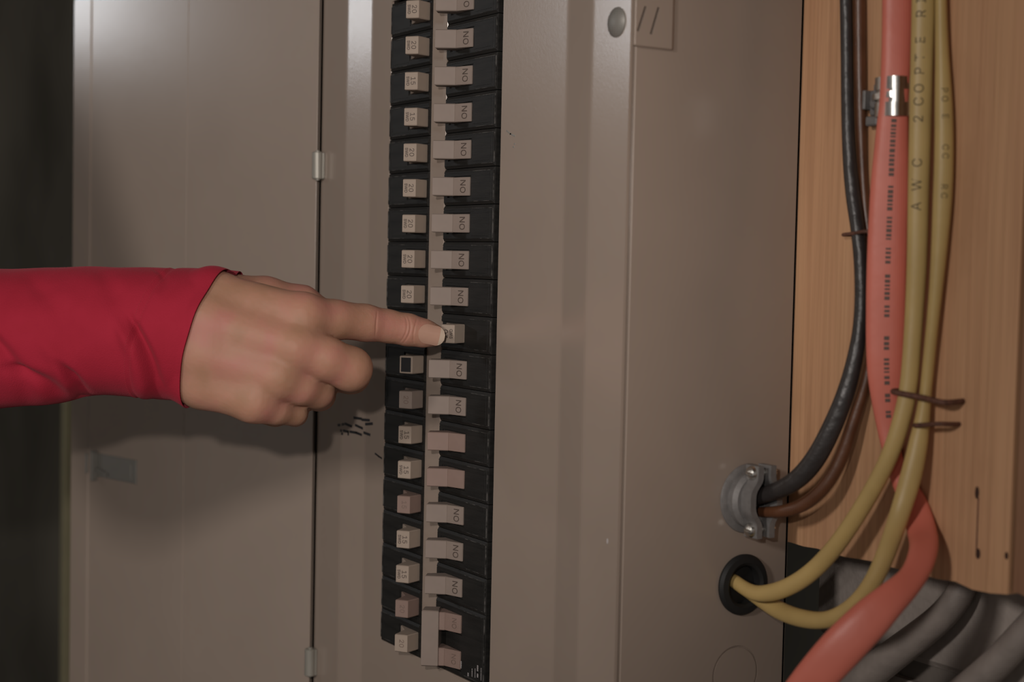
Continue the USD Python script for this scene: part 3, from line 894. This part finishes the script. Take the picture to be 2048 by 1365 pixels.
gc = np.array([0, 72.0, -149.0])
gm = thing('grommet', 'round black rubber grommet in the panel side with the yellow cables through it', 'grommet', tuple(gc))
part(gm, 'ring', lathe([(9.0, -2.8), (13.6, -2.8), (13.6, -1.7), (12.4, -1.6), (12.4, 0.1), (14.2, 0.15), (14.4, 1.4), (13.2, 2.8), (10.6, 3.2), (9.2, 2.2), (9.0, -2.8)], gc, (1, 0, 0), 56), 'rubber', smooth=40)
part(gm, 'membrane', cyl(gc + [-2.6, 0, 0], gc + [-1.9, 0, 0], 9.3, 48), 'rubber', smooth=40)

# grey cables hanging out of focus in front of the block wall
for i, (rows, lab) in enumerate((([(1640, 1440, 133, 70, 8), (1705, 1375, 135, 68, 8), (1775, 1320, 137, 64, 8), (1840, 1270, 139, 60, 7.5), (1900, 1215, 141, 56, 7), (1935, 1150, 145, 52, 6)], 'grey sheathed cable rising diagonally behind the orange cable'),
                                 ([(1830, 1470, 135, 66, 8), (1920, 1390, 135, 64, 8), (1990, 1330, 137, 62, 8), (2060, 1255, 139, 60, 7.5), (2120, 1180, 141, 56, 7), (2150, 1120, 145, 52, 6)], 'grey sheathed cable in the bottom right corner of the picture'))):
    c = Cable(cpts(rows), n=80)
    t = thing('grey_cable', lab, 'cable', tuple(c.c[0]))
    part(t, 'jacket', c.mesh, 'cable_grey', smooth=True)

# ------------------------------------------------------------------ dim post far behind the open door
pp = thing('wood_post', 'thin dim olive post in the dark beside the open door', 'post', (-1416, 161, -1300))
part(pp, 'post', rbox(-1424, -1408, 153, 169, -1300, -60, 1.5), 'post_olive')


# ------------------------------------------------------------------ the person
def cs(px, py, Z):
    """Camera-space millimetres (right, up, forward) of a photo point at forward distance Z."""
    return np.array([(px - 1024) / FPX * Z, -(py - 682.5) / FPX * Z, Z])


def to_world(v):
    v = np.asarray(v)
    return CAM + v[:, :1] * RT + v[:, 1:2] * UP + v[:, 2:] * FW


def cone(P, a, ra, b, rb):
    ab = b - a
    t = np.clip(((P - a) @ ab) / (ab @ ab), 0, 1)
    return np.linalg.norm(P - a - t[:, None] * ab, axis=1) - (ra + (rb - ra) * t)


def smin(a, b, k):
    h = np.clip(k - abs(a - b), 0, None) / k
    return np.minimum(a, b) - h * h * h * k / 6


def chain(P, joints, k):
    d = None
    for (a, ra), (b, rb) in zip(joints[:-1], joints[1:]):
        e = cone(P, a, ra, b, rb)
        d = e if d is None else smin(d, e, k)
    return d


INDEX = [(cs(606, 634, 774), 11.2), (cs(668, 640, 784), 9.8), (cs(731, 646, 795), 9.15), (cs(775, 653, 801), 8.2), (cs(816, 660, 804), 7.95), (cs(848, 667, 805.5), 7.0), (cs(868, 671, 807.3), 5.7)]
MIDDLE = [(cs(590, 694, 768), 11.0), (cs(650, 717, 772), 10.7), (cs(700, 738, 780), 10.9), (cs(702, 750, 806), 9.6), (cs(655, 752, 822), 8.8), (cs(610, 742, 818), 8.0)]
RING = [(cs(556, 752, 768), 10.6), (cs(600, 772, 774), 9.4), (cs(634, 783, 784), 8.4), (cs(638, 790, 806), 8.2), (cs(590, 788, 820), 8.0), (cs(545, 778, 818), 7.5)]
PINKY = [(cs(510, 800, 769), 11.0), (cs(550, 817, 775), 8.0), (cs(588, 826, 784), 6.2), (cs(590, 828, 804), 6.4), (cs(550, 824, 816), 6.6), (cs(515, 815, 814), 6.2)]
THUMB = [(cs(435, 596, 792), 13.0), (cs(530, 602, 806), 12.0), (cs(604, 611, 814), 9.8), (cs(634, 623, 818), 8.2)]
CARP = [(cs(425, 596, 776), 12.6), (cs(412, 645, 768), 13.0), (cs(404, 705, 768), 13.2), (cs(405, 762, 773), 12.6)]
WR = [(cs(345, 625, 782), 16.5), (cs(345, 712, 782), 16.5)]
EL = [(cs(-150, 645, 792), 22.0), (cs(-150, 706, 792), 22.0)]


def hand_sdf(P):
    palm = None
    for (cb, cr), f, r2 in zip(CARP, (INDEX, MIDDLE, RING, PINKY), (11.2, 11.2, 11.0, 11.0)):
        e = cone(P, cb, cr, f[0][0], r2)
        palm = e if palm is None else smin(palm, e, 9)
    palm = smin(palm, cone(P, cs(440, 650, 792), 15, cs(560, 655, 796), 13), 10)
    palm = smin(palm, cone(P, cs(430, 745, 790), 14, cs(520, 770, 794), 12), 10)
    for (cb, cr), (w, wr) in zip((CARP[0], CARP[1], CARP[2], CARP[3]), (WR[0], WR[0], WR[1], WR[1])):
        palm = smin(palm, cone(P, w, wr, cb, cr), 10)
    for (w, wr), (e, er) in zip(WR, EL):
        palm = smin(palm, cone(P, w, wr, e, er), 12)
    palm = smin(palm, cone(P, cs(430, 690, 784), 17, cs(572, 728, 781), 12.5), 8)
    palm = smin(palm, cone(P, cs(430, 640, 784), 17, cs(590, 668, 782), 13), 8)
    palm = smin(palm, cone(P, cs(430, 735, 784), 15, cs(530, 775, 780), 11), 8)
    palm = smin(palm, chain(P, THUMB, 5), 6)
    # knuckles and tendons
    for f, r in ((INDEX, 10.0), (MIDDLE, 10.0), (RING, 9.4)):
        c = f[0][0] + np.array([0, 0, -1.6])
        palm = smin(palm, np.linalg.norm(P - c, axis=1) - r, 6)
    fm = chain(P, MIDDLE, 3.5)
    fr = chain(P, RING, 3.0)
    fp = chain(P, PINKY, 3.0)
    for fg, d_ in ((MIDDLE, 0), (RING, 1), (PINKY, 2)):
        e = np.minimum(cone(P, fg[0][0], fg[0][1] - 2, fg[3][0], fg[3][1] - 1), cone(P, fg[1][0], fg[1][1] - 2, fg[4][0], fg[4][1] - 1))
        if d_ == 0: fm = smin(fm, e, 3)
        elif d_ == 1: fr = smin(fr, e, 3)
        else: fp = smin(fp, e, 2)
    palm = smin(palm, cone(P, MIDDLE[4][0], 9, PINKY[4][0], 7), 4)
    palm = smin(palm, cone(P, MIDDLE[5][0], 10, PINKY[5][0], 8), 4)
    fi = chain(P, INDEX, 3.5)
    f = smin(fm, fr, 2.2)
    f = smin(f, fp, 2.2)
    f = smin(f, fi, 3.0)
    d = smin(palm, f, 6.0)
    return d


def surface_nets(fn, lo, hi, h):
    n = np.ceil((np.array(hi) - lo) / h).astype(int) + 1
    ax = [lo[k] + h * np.arange(n[k]) for k in range(3)]
    D = np.empty(n, np.float32)
    for i in range(n[0]):
        Y, Zz = np.meshgrid(ax[1], ax[2], indexing='ij')
        P = np.c_[np.full(Y.size, ax[0][i]), Y.ravel(), Zz.ravel()]
        D[i] = fn(P).reshape(Y.shape)
    ins = D < 0
    corner = [ins[a:n[0] - 1 + a, b:n[1] - 1 + b, c:n[2] - 1 + c] for a, b, c in np.ndindex(2, 2, 2)]
    cnt = sum(x.astype(np.int8) for x in corner)
    act = (cnt > 0) & (cnt < 8)
    I = np.argwhere(act)
    idx = -np.ones(act.shape, np.int64); idx[act] = np.arange(len(I))
    acc, num = np.zeros((len(I), 3)), np.zeros(len(I))
    for axis in range(3):
        for a, b in np.ndindex(2, 2):
            o = [0, 0, 0]
            oth = [k for k in range(3) if k != axis]
            o[oth[0]], o[oth[1]] = a, b
            e = list(o); e[axis] = 1
            A = D[I[:, 0] + o[0], I[:, 1] + o[1], I[:, 2] + o[2]]; B = D[I[:, 0] + e[0], I[:, 1] + e[1], I[:, 2] + e[2]]
            c = (A < 0) != (B < 0)
            t = np.where(c, A / np.where(c, A - B, 1), 0)
            p = np.tile(np.array(o, float), (len(I), 1)); p[:, axis] = t
            acc[c] += p[c]; num[c] += 1
    V = np.array(lo) + h * (I + acc / num[:, None])
    Q = []
    for axis in range(3):
        u, v = [(1, 2), (2, 0), (0, 1)][axis]
        s0 = [slice(None)] * 3; s1 = [slice(None)] * 3
        s0[axis] = slice(0, n[axis] - 1); s1[axis] = slice(1, n[axis])
        ch = ins[tuple(s0)] != ins[tuple(s1)]
        E = np.argwhere(ch)
        E = E[(E[:, u] > 0) & (E[:, v] > 0) & (E[:, u] < n[u] - 1) & (E[:, v] < n[v] - 1)]
        du, dv = np.eye(3, dtype=int)[u], np.eye(3, dtype=int)[v]
        g = lambda q: idx[q[:, 0], q[:, 1], q[:, 2]]
        q = np.stack([g(E - du - dv), g(E - dv), g(E), g(E - du)], 1)
        inside = ins[E[:, 0], E[:, 1], E[:, 2]]
        q = np.where(inside[:, None], q, q[:, ::-1])
        Q.append(q)
    Q = np.vstack(Q)
    F = np.vstack([Q[:, [0, 1, 2]], Q[:, [0, 2, 3]]])
    return trimesh.Trimesh(V, F, process=False)


lo = np.array([cs(150, 0, 790)[0], cs(0, 880, 800)[1], 738.0])
hi = np.array([cs(905, 0, 815)[0], cs(0, 520, 800)[1], 842.0])
hm = surface_nets(hand_sdf, lo, hi, 1.25)
hm = max(hm.split(only_watertight=False), key=lambda g: len(g.faces))
before = np.array(hm.vertices)
trimesh.smoothing.filter_taubin(hm, lamb=0.5, nu=0.53, iterations=8)
v = np.array(hm.vertices)
v = np.where((np.linalg.norm(v - before, axis=1) > 1.3)[:, None], before, v)
nz = meshkit.fbm(v * 0.09, 3, 3) - 0.5
v += np.array(hm.vertex_normals) * (nz * 0.5)[:, None]
hm = trimesh.Trimesh(v, hm.faces, process=False)
# knuckle creases of the pointing finger: finer mesh there, then grooves pressed in on the back of the finger
CRE = []
for px, py, w_, dep_, bow_ in ((708, 641, 0.55, 0.35, 1), (716, 643, 0.6, 0.6, 1), (724, 645, 0.6, 0.5, -1), (733, 647, 0.55, 0.35, -1), (806, 658, 0.5, 0.3, 1), (813, 660, 0.55, 0.4, 1), (821, 662, 0.5, 0.3, -1)):
    a_, b_ = (INDEX[2][0], INDEX[1][0]) if px < 770 else (INDEX[4][0], INDEX[3][0])
    CRE.append((cs(px, py, a_[2]), (a_ - b_) / np.linalg.norm(a_ - b_), w_, dep_, bow_))
for o_ in (INDEX[2][0], INDEX[4][0]):
    for _ in range(2):
        tc = np.array(hm.triangles_center)
        pick = np.nonzero((np.linalg.norm(tc - o_, axis=1) < 12.5) & (tc[:, 2] < o_[2] + 2))[0]
        hv, hf = trimesh.remesh.subdivide(np.array(hm.vertices), np.array(hm.faces), face_index=pick)
        hm = trimesh.Trimesh(hv, hf, process=False)
v = np.array(hm.vertices); vn = np.array(hm.vertex_normals)
for o_, ax_, w_, dep_, bow_ in CRE:
    s_ = (v - o_) @ ax_ + 0.035 * bow_ * (v[:, 1] - o_[1]) ** 2
    g_ = np.exp(-(s_ / w_) ** 2) * np.exp(-((v[:, 1] - o_[1]) / 6.0) ** 4) * (v[:, 2] < o_[2] - 1) * (np.linalg.norm(v - o_, axis=1) < 10)
    v = v - vn * (dep_ * g_)[:, None]
wm = trimesh.Trimesh(to_world(v), hm.faces, process=False)
if wm.volume < 0:
    wm.invert()
person = thing('person', 'person in a red long-sleeved top whose right index finger presses a breaker handle', 'person', tuple(to_world(np.array([cs(380, 670, 780)]))[0]))
part(person, 'body', wm, 'skin', smooth=True, label='bare right hand, index finger out and the other fingers curled')

# finger nail, facing the camera
na = INDEX[-1][0] - INDEX[4][0]; na /= np.linalg.norm(na)
nn = np.array([0, 0, -1.0]); nn -= na * (nn @ na); nn /= np.linalg.norm(nn)
nb = np.cross(nn, na)
o = INDEX[5][0] + na * 0.2
NU, NV = 22, 17
u = np.linspace(-4.6, 9.6, NU); w = np.linspace(-1, 1, NV)
U, Wv = np.meshgrid(u, w, indexing='ij')
half = 5.0 * np.sqrt(np.clip(1 - (np.clip(0.6 - U, 0, None) / 5.3) ** 2.2, 0.02, 1)) * np.sqrt(np.clip(1 - (np.clip(U - 5.4, 0, None) / 4.35) ** 2.0, 0.02, 1))
yv = Wv * half
q = o + U[..., None] * na + yv[..., None] * nb
seed = q + nn * 14
d = np.zeros(U.shape)
pts = seed.reshape(-1, 3).copy()
for _ in range(40):
    e = hand_sdf(pts)
    pts -= nn * np.clip(e, -2, 2)[:, None] * 0.8
top = pts.reshape(NU, NV, 3)
# keep a clean curve: a cylinder through the middle line
mid = top[:, NV // 2] @ nn
lin = np.polyval(np.polyfit(u[:15], mid[:15], 1), u)
h = lin[:, None] - (6.9 - np.sqrt(np.clip(6.9 ** 2 - yv ** 2, 0, None))) * 0.9
base = q - (q @ nn)[..., None] * nn
up_ = base + (h + 0.45)[..., None] * nn
dn_ = base + (h - 0.7)[..., None] * nn


def slab(a, b):
    n0, n1 = a.shape[:2]
    V = np.vstack([a.reshape(-1, 3), b.reshape(-1, 3)])
    i, j = np.meshgrid(np.arange(n0 - 1), np.arange(n1 - 1), indexing='ij')
    g = lambda i, j: i * n1 + j
    f = np.stack([g(i, j), g(i + 1, j), g(i + 1, j + 1), g(i, j + 1)], -1).reshape(-1, 4)
    N = n0 * n1
    edge = [g(0, j) for j in range(n1)] + [g(i, n1 - 1) for i in range(1, n0)] + [g(n0 - 1, j) for j in range(n1 - 2, -1, -1)] + [g(i, 0) for i in range(n0 - 2, 0, -1)]
    e = np.array(edge); e2 = np.roll(e, -1)
    side = np.c_[e, e2, e2 + N, e + N]
    F = np.vstack([f, f[:, ::-1] + N, side[:, ::-1]])
    m = trimesh.Trimesh(V, np.vstack([F[:, [0, 1, 2]], F[:, [0, 2, 3]]]), process=False)
    if m.volume < 0:
        m.invert()
    return m


def as_world(m):
    w = trimesh.Trimesh(to_world(m.vertices), m.faces, process=False)
    if w.volume < 0:
        w.invert()
    return w


cut = int(NU * 0.83)
nail = part(person, 'fingernail', as_world(slab(up_[:cut], dn_[:cut])), 'nail_plate', smooth=50, label='pale index fingernail')
part(nail, 'nail_edge', as_world(slab(up_[cut - 1:], dn_[cut - 1:])), 'nail_edge', smooth=50, label='whitish free edge of the nail')

# sleeve: rings along the arm, from the cuff to the shoulder
# (centre, half height along b, half depth, direction of the arm)
SL = []
for px, yt, yb, Z, hd in ((423, 543, 801, 780, 27), (360, 538, 798, 781, 28), (290, 535, 793, 782, 29), (235, 533, 790, 783, 30), (170, 533, 796, 785, 32), (100, 536, 811, 787, 34), (40, 539, 815, 789, 35),
                          (-30, 538, 822, 791, 36), (-130, 532, 834, 793, 38), (-250, 522, 850, 793, 40), (-370, 505, 862, 790, 42)):
    a, b = cs(px, yt, Z), cs(px, yb, Z)
    SL.append((*((a + b) / 2), np.linalg.norm(a - b) / 2, hd))
SL = np.array(SL)
el = SL[-1, :3]
up_arm = [el + [-36, 10, -14], el + [-62, 44, -30], el + [-88, 92, -52], el + [-122, 150, -78], el + [-152, 205, -98], el + [-164, 232, -108]]
AX = np.vstack([SL[:, :3], up_arm])
HB = np.r_[SL[:, 3], 46, 47, 50, 54, 52, 30]
HD = np.r_[SL[:, 4], 44, 45, 48, 50, 48, 28]
from scipy.interpolate import PchipInterpolator, CubicSpline
t = np.r_[0, np.cumsum(np.linalg.norm(np.diff(AX, axis=0), axis=1))]
NS, NA = 260, 150
ss = np.unique(np.r_[np.linspace(0, t[10], 190), np.linspace(t[10], t[-1], 70)])
NS = len(ss)
C = PchipInterpolator(t, AX)(ss)
for _ in range(6):
    C[1:-1] = (C[:-2] + 2 * C[1:-1] + C[2:]) / 4
tg = np.gradient(C, axis=0); tg /= np.linalg.norm(tg, axis=1, keepdims=True)
hb, hd = PchipInterpolator(t, HB)(ss), PchipInterpolator(t, HD)(ss)
dep = np.array([0, 0, -1.0])
dpt = dep - tg * (tg @ dep)[:, None]; dpt /= np.linalg.norm(dpt, axis=1, keepdims=True)   # towards the camera
upv = np.cross(tg, dpt)                                                                      # across the arm
upv *= np.sign(upv[:, 1].mean())
ang = np.linspace(0, 2 * np.pi, NA, endpoint=False)
ca, sa = np.cos(ang), np.sin(ang)
R = C[:, None] + (hb[:, None] * sa)[..., None] * upv[:, None] + (hd[:, None] * ca)[..., None] * dpt[:, None]
# slanted cuff: the opening leans, and its near side bows back
fade = np.exp(-(ss / 60.0) ** 2)[:, None]
R = R + (fade * (7.8 * sa - 4.6 * np.clip(ca, 0, 1) + 2.0 * np.clip(-ca, 0, 1)))[..., None] * np.array([1.0, 0, 0])
nrm = (sa[None, :, None] / hb[:, None, None]) * upv[:, None] + (ca[None, :, None] / hd[:, None, None]) * dpt[:, None]
nrm /= np.linalg.norm(nrm, axis=2, keepdims=True)
PX = 1024 + FPX * R[..., 0] / R[..., 2]; PY = 682.5 - FPX * R[..., 1] / R[..., 2]
near = np.clip(ca, 0, 1)[None] ** 0.5


def fold(x0, y0, x1, y1, width, amount, soft=0.0):
    """A crease (negative) or ridge (positive) along a line over the near side of the sleeve."""
    d = np.array([x1 - x0, y1 - y0], float); L = np.linalg.norm(d); d /= L
    s = (PX - x0) * d[0] + (PY - y0) * d[1]
    c = -(PX - x0) * d[1] + (PY - y0) * d[0] + 8 * np.sin(s / L * 3.1)
    w = width * (0.6 + 0.6 * np.clip(s / L, 0, 1))
    return amount * np.exp(-(c / w) ** 2) * sm((s + 30) / 60) * sm((L + 30 - s) / 60) * near


q = R
disp = 1.7 * (meshkit.fbm(np.stack([q[..., 0] * 0.018, q[..., 1] * 0.035, q[..., 2] * 0.03], -1), 3, 11) - 0.5) * 2 * sm(ss / 30)[:, None]
disp += fold(262, 640, 318, 800, 13, -4.5) + fold(235, 650, 290, 800, 18, 2.5)
disp += fold(130, 735, 175, 830, 15, -6.0) + fold(90, 690, 150, 790, 26, 2.0) + fold(20, 740, 130, 800, 16, -4.5) + fold(-30, 660, 60, 800, 18, -3.5)
disp += fold(200, 540, 250, 660, 26, -1.6) + fold(60, 560, 150, 680, 26, -1.6) + fold(315, 540, 325, 570, 7, -1.6)
seam = PX - (293 + 22 * sa[None])
hem_s = ss[:, None] + 0 * sa[None]
disp += -0.8 * np.exp(-((hem_s - 26.5) / 1.1) ** 2) + 0.5 * np.exp(-((hem_s - 13) / 12.0) ** 4)
R = R + nrm * disp[..., None]
kfix = int(np.searchsorted(ss, 120))
for _ in range(4):                      # keep the cloth clear of the arm inside it
    sd = hand_sdf(R[:kfix].reshape(-1, 3)).reshape(kfix, NA)
    R[:kfix] += nrm[:kfix] * np.clip(1.6 - sd, 0, 3)[..., None]
inner = []
for kk, (ds, off) in enumerate(((0.2, 0.6), (2.0, 0.9), (4, 0.9), (6, 0.9), (8, 0.9), (10, 0.9), (12, 0.9))):
    i = int(np.searchsorted(ss, ds))
    inner.append(R[i] - nrm[i] * off)
rings = np.concatenate([np.array(inner)[::-1], [R[0] - nrm[0] * 0.3 + tg[0] * (-0.5)], R])
n0 = len(rings)
V = np.vstack([rings.reshape(-1, 3), [C[-1] + tg[-1] * 6]])
i, j = np.meshgrid(np.arange(n0 - 1), np.arange(NA), indexing='ij')
j2 = (j + 1) % NA
F = np.stack([i * NA + j, i * NA + j2, (i + 1) * NA + j2, (i + 1) * NA + j], -1).reshape(-1, 4)
F = np.vstack([F[:, [0, 1, 2]], F[:, [0, 2, 3]], np.c_[(n0 - 1) * NA + np.arange(NA), (n0 - 1) * NA + (np.arange(NA) + 1) % NA, np.full(NA, n0 * NA)]])
sl = trimesh.Trimesh(to_world(V), F, process=False)
i0 = int(np.searchsorted(ss, 60))
c0, f0 = to_world(C[i0:i0 + 1])[0], None
# outward facing test on one ring quad
tri = sl.triangles[(4 + 1 + i0) * NA + 10] if False else None
cen, fn_ = sl.triangles_center, sl.face_normals
sel = slice((8 + i0) * NA, (9 + i0) * NA)
if ((cen[sel] - c0) * fn_[sel]).sum() < 0:
    sl.invert()
sleeve = part(person, 'sleeve', sl, 'red_cloth', smooth=True, label='red knit long sleeve')
st = []
for row in (24.8, 28.0):
    i = int(np.searchsorted(ss, row))
    for m in range(0, NA):
        p, p2 = R[i, m], R[i, (m + 1) % NA]
        dd = (p2 - p); L = np.linalg.norm(dd); dd /= L
        n = nrm[i, m]
        st.append(oriented(rbox(0.15 * L, 0.72 * L, -0.22, 0.22, -0.15, 0.12, 0.08), p, dd, np.cross(n, dd), n))
stm = cat(st)
part(sleeve, 'hem_stitching', as_world(stm) if False else trimesh.Trimesh(to_world(stm.vertices), stm.faces, process=False), 'stitch_red', smooth=False, label='double row of red hem stitching')
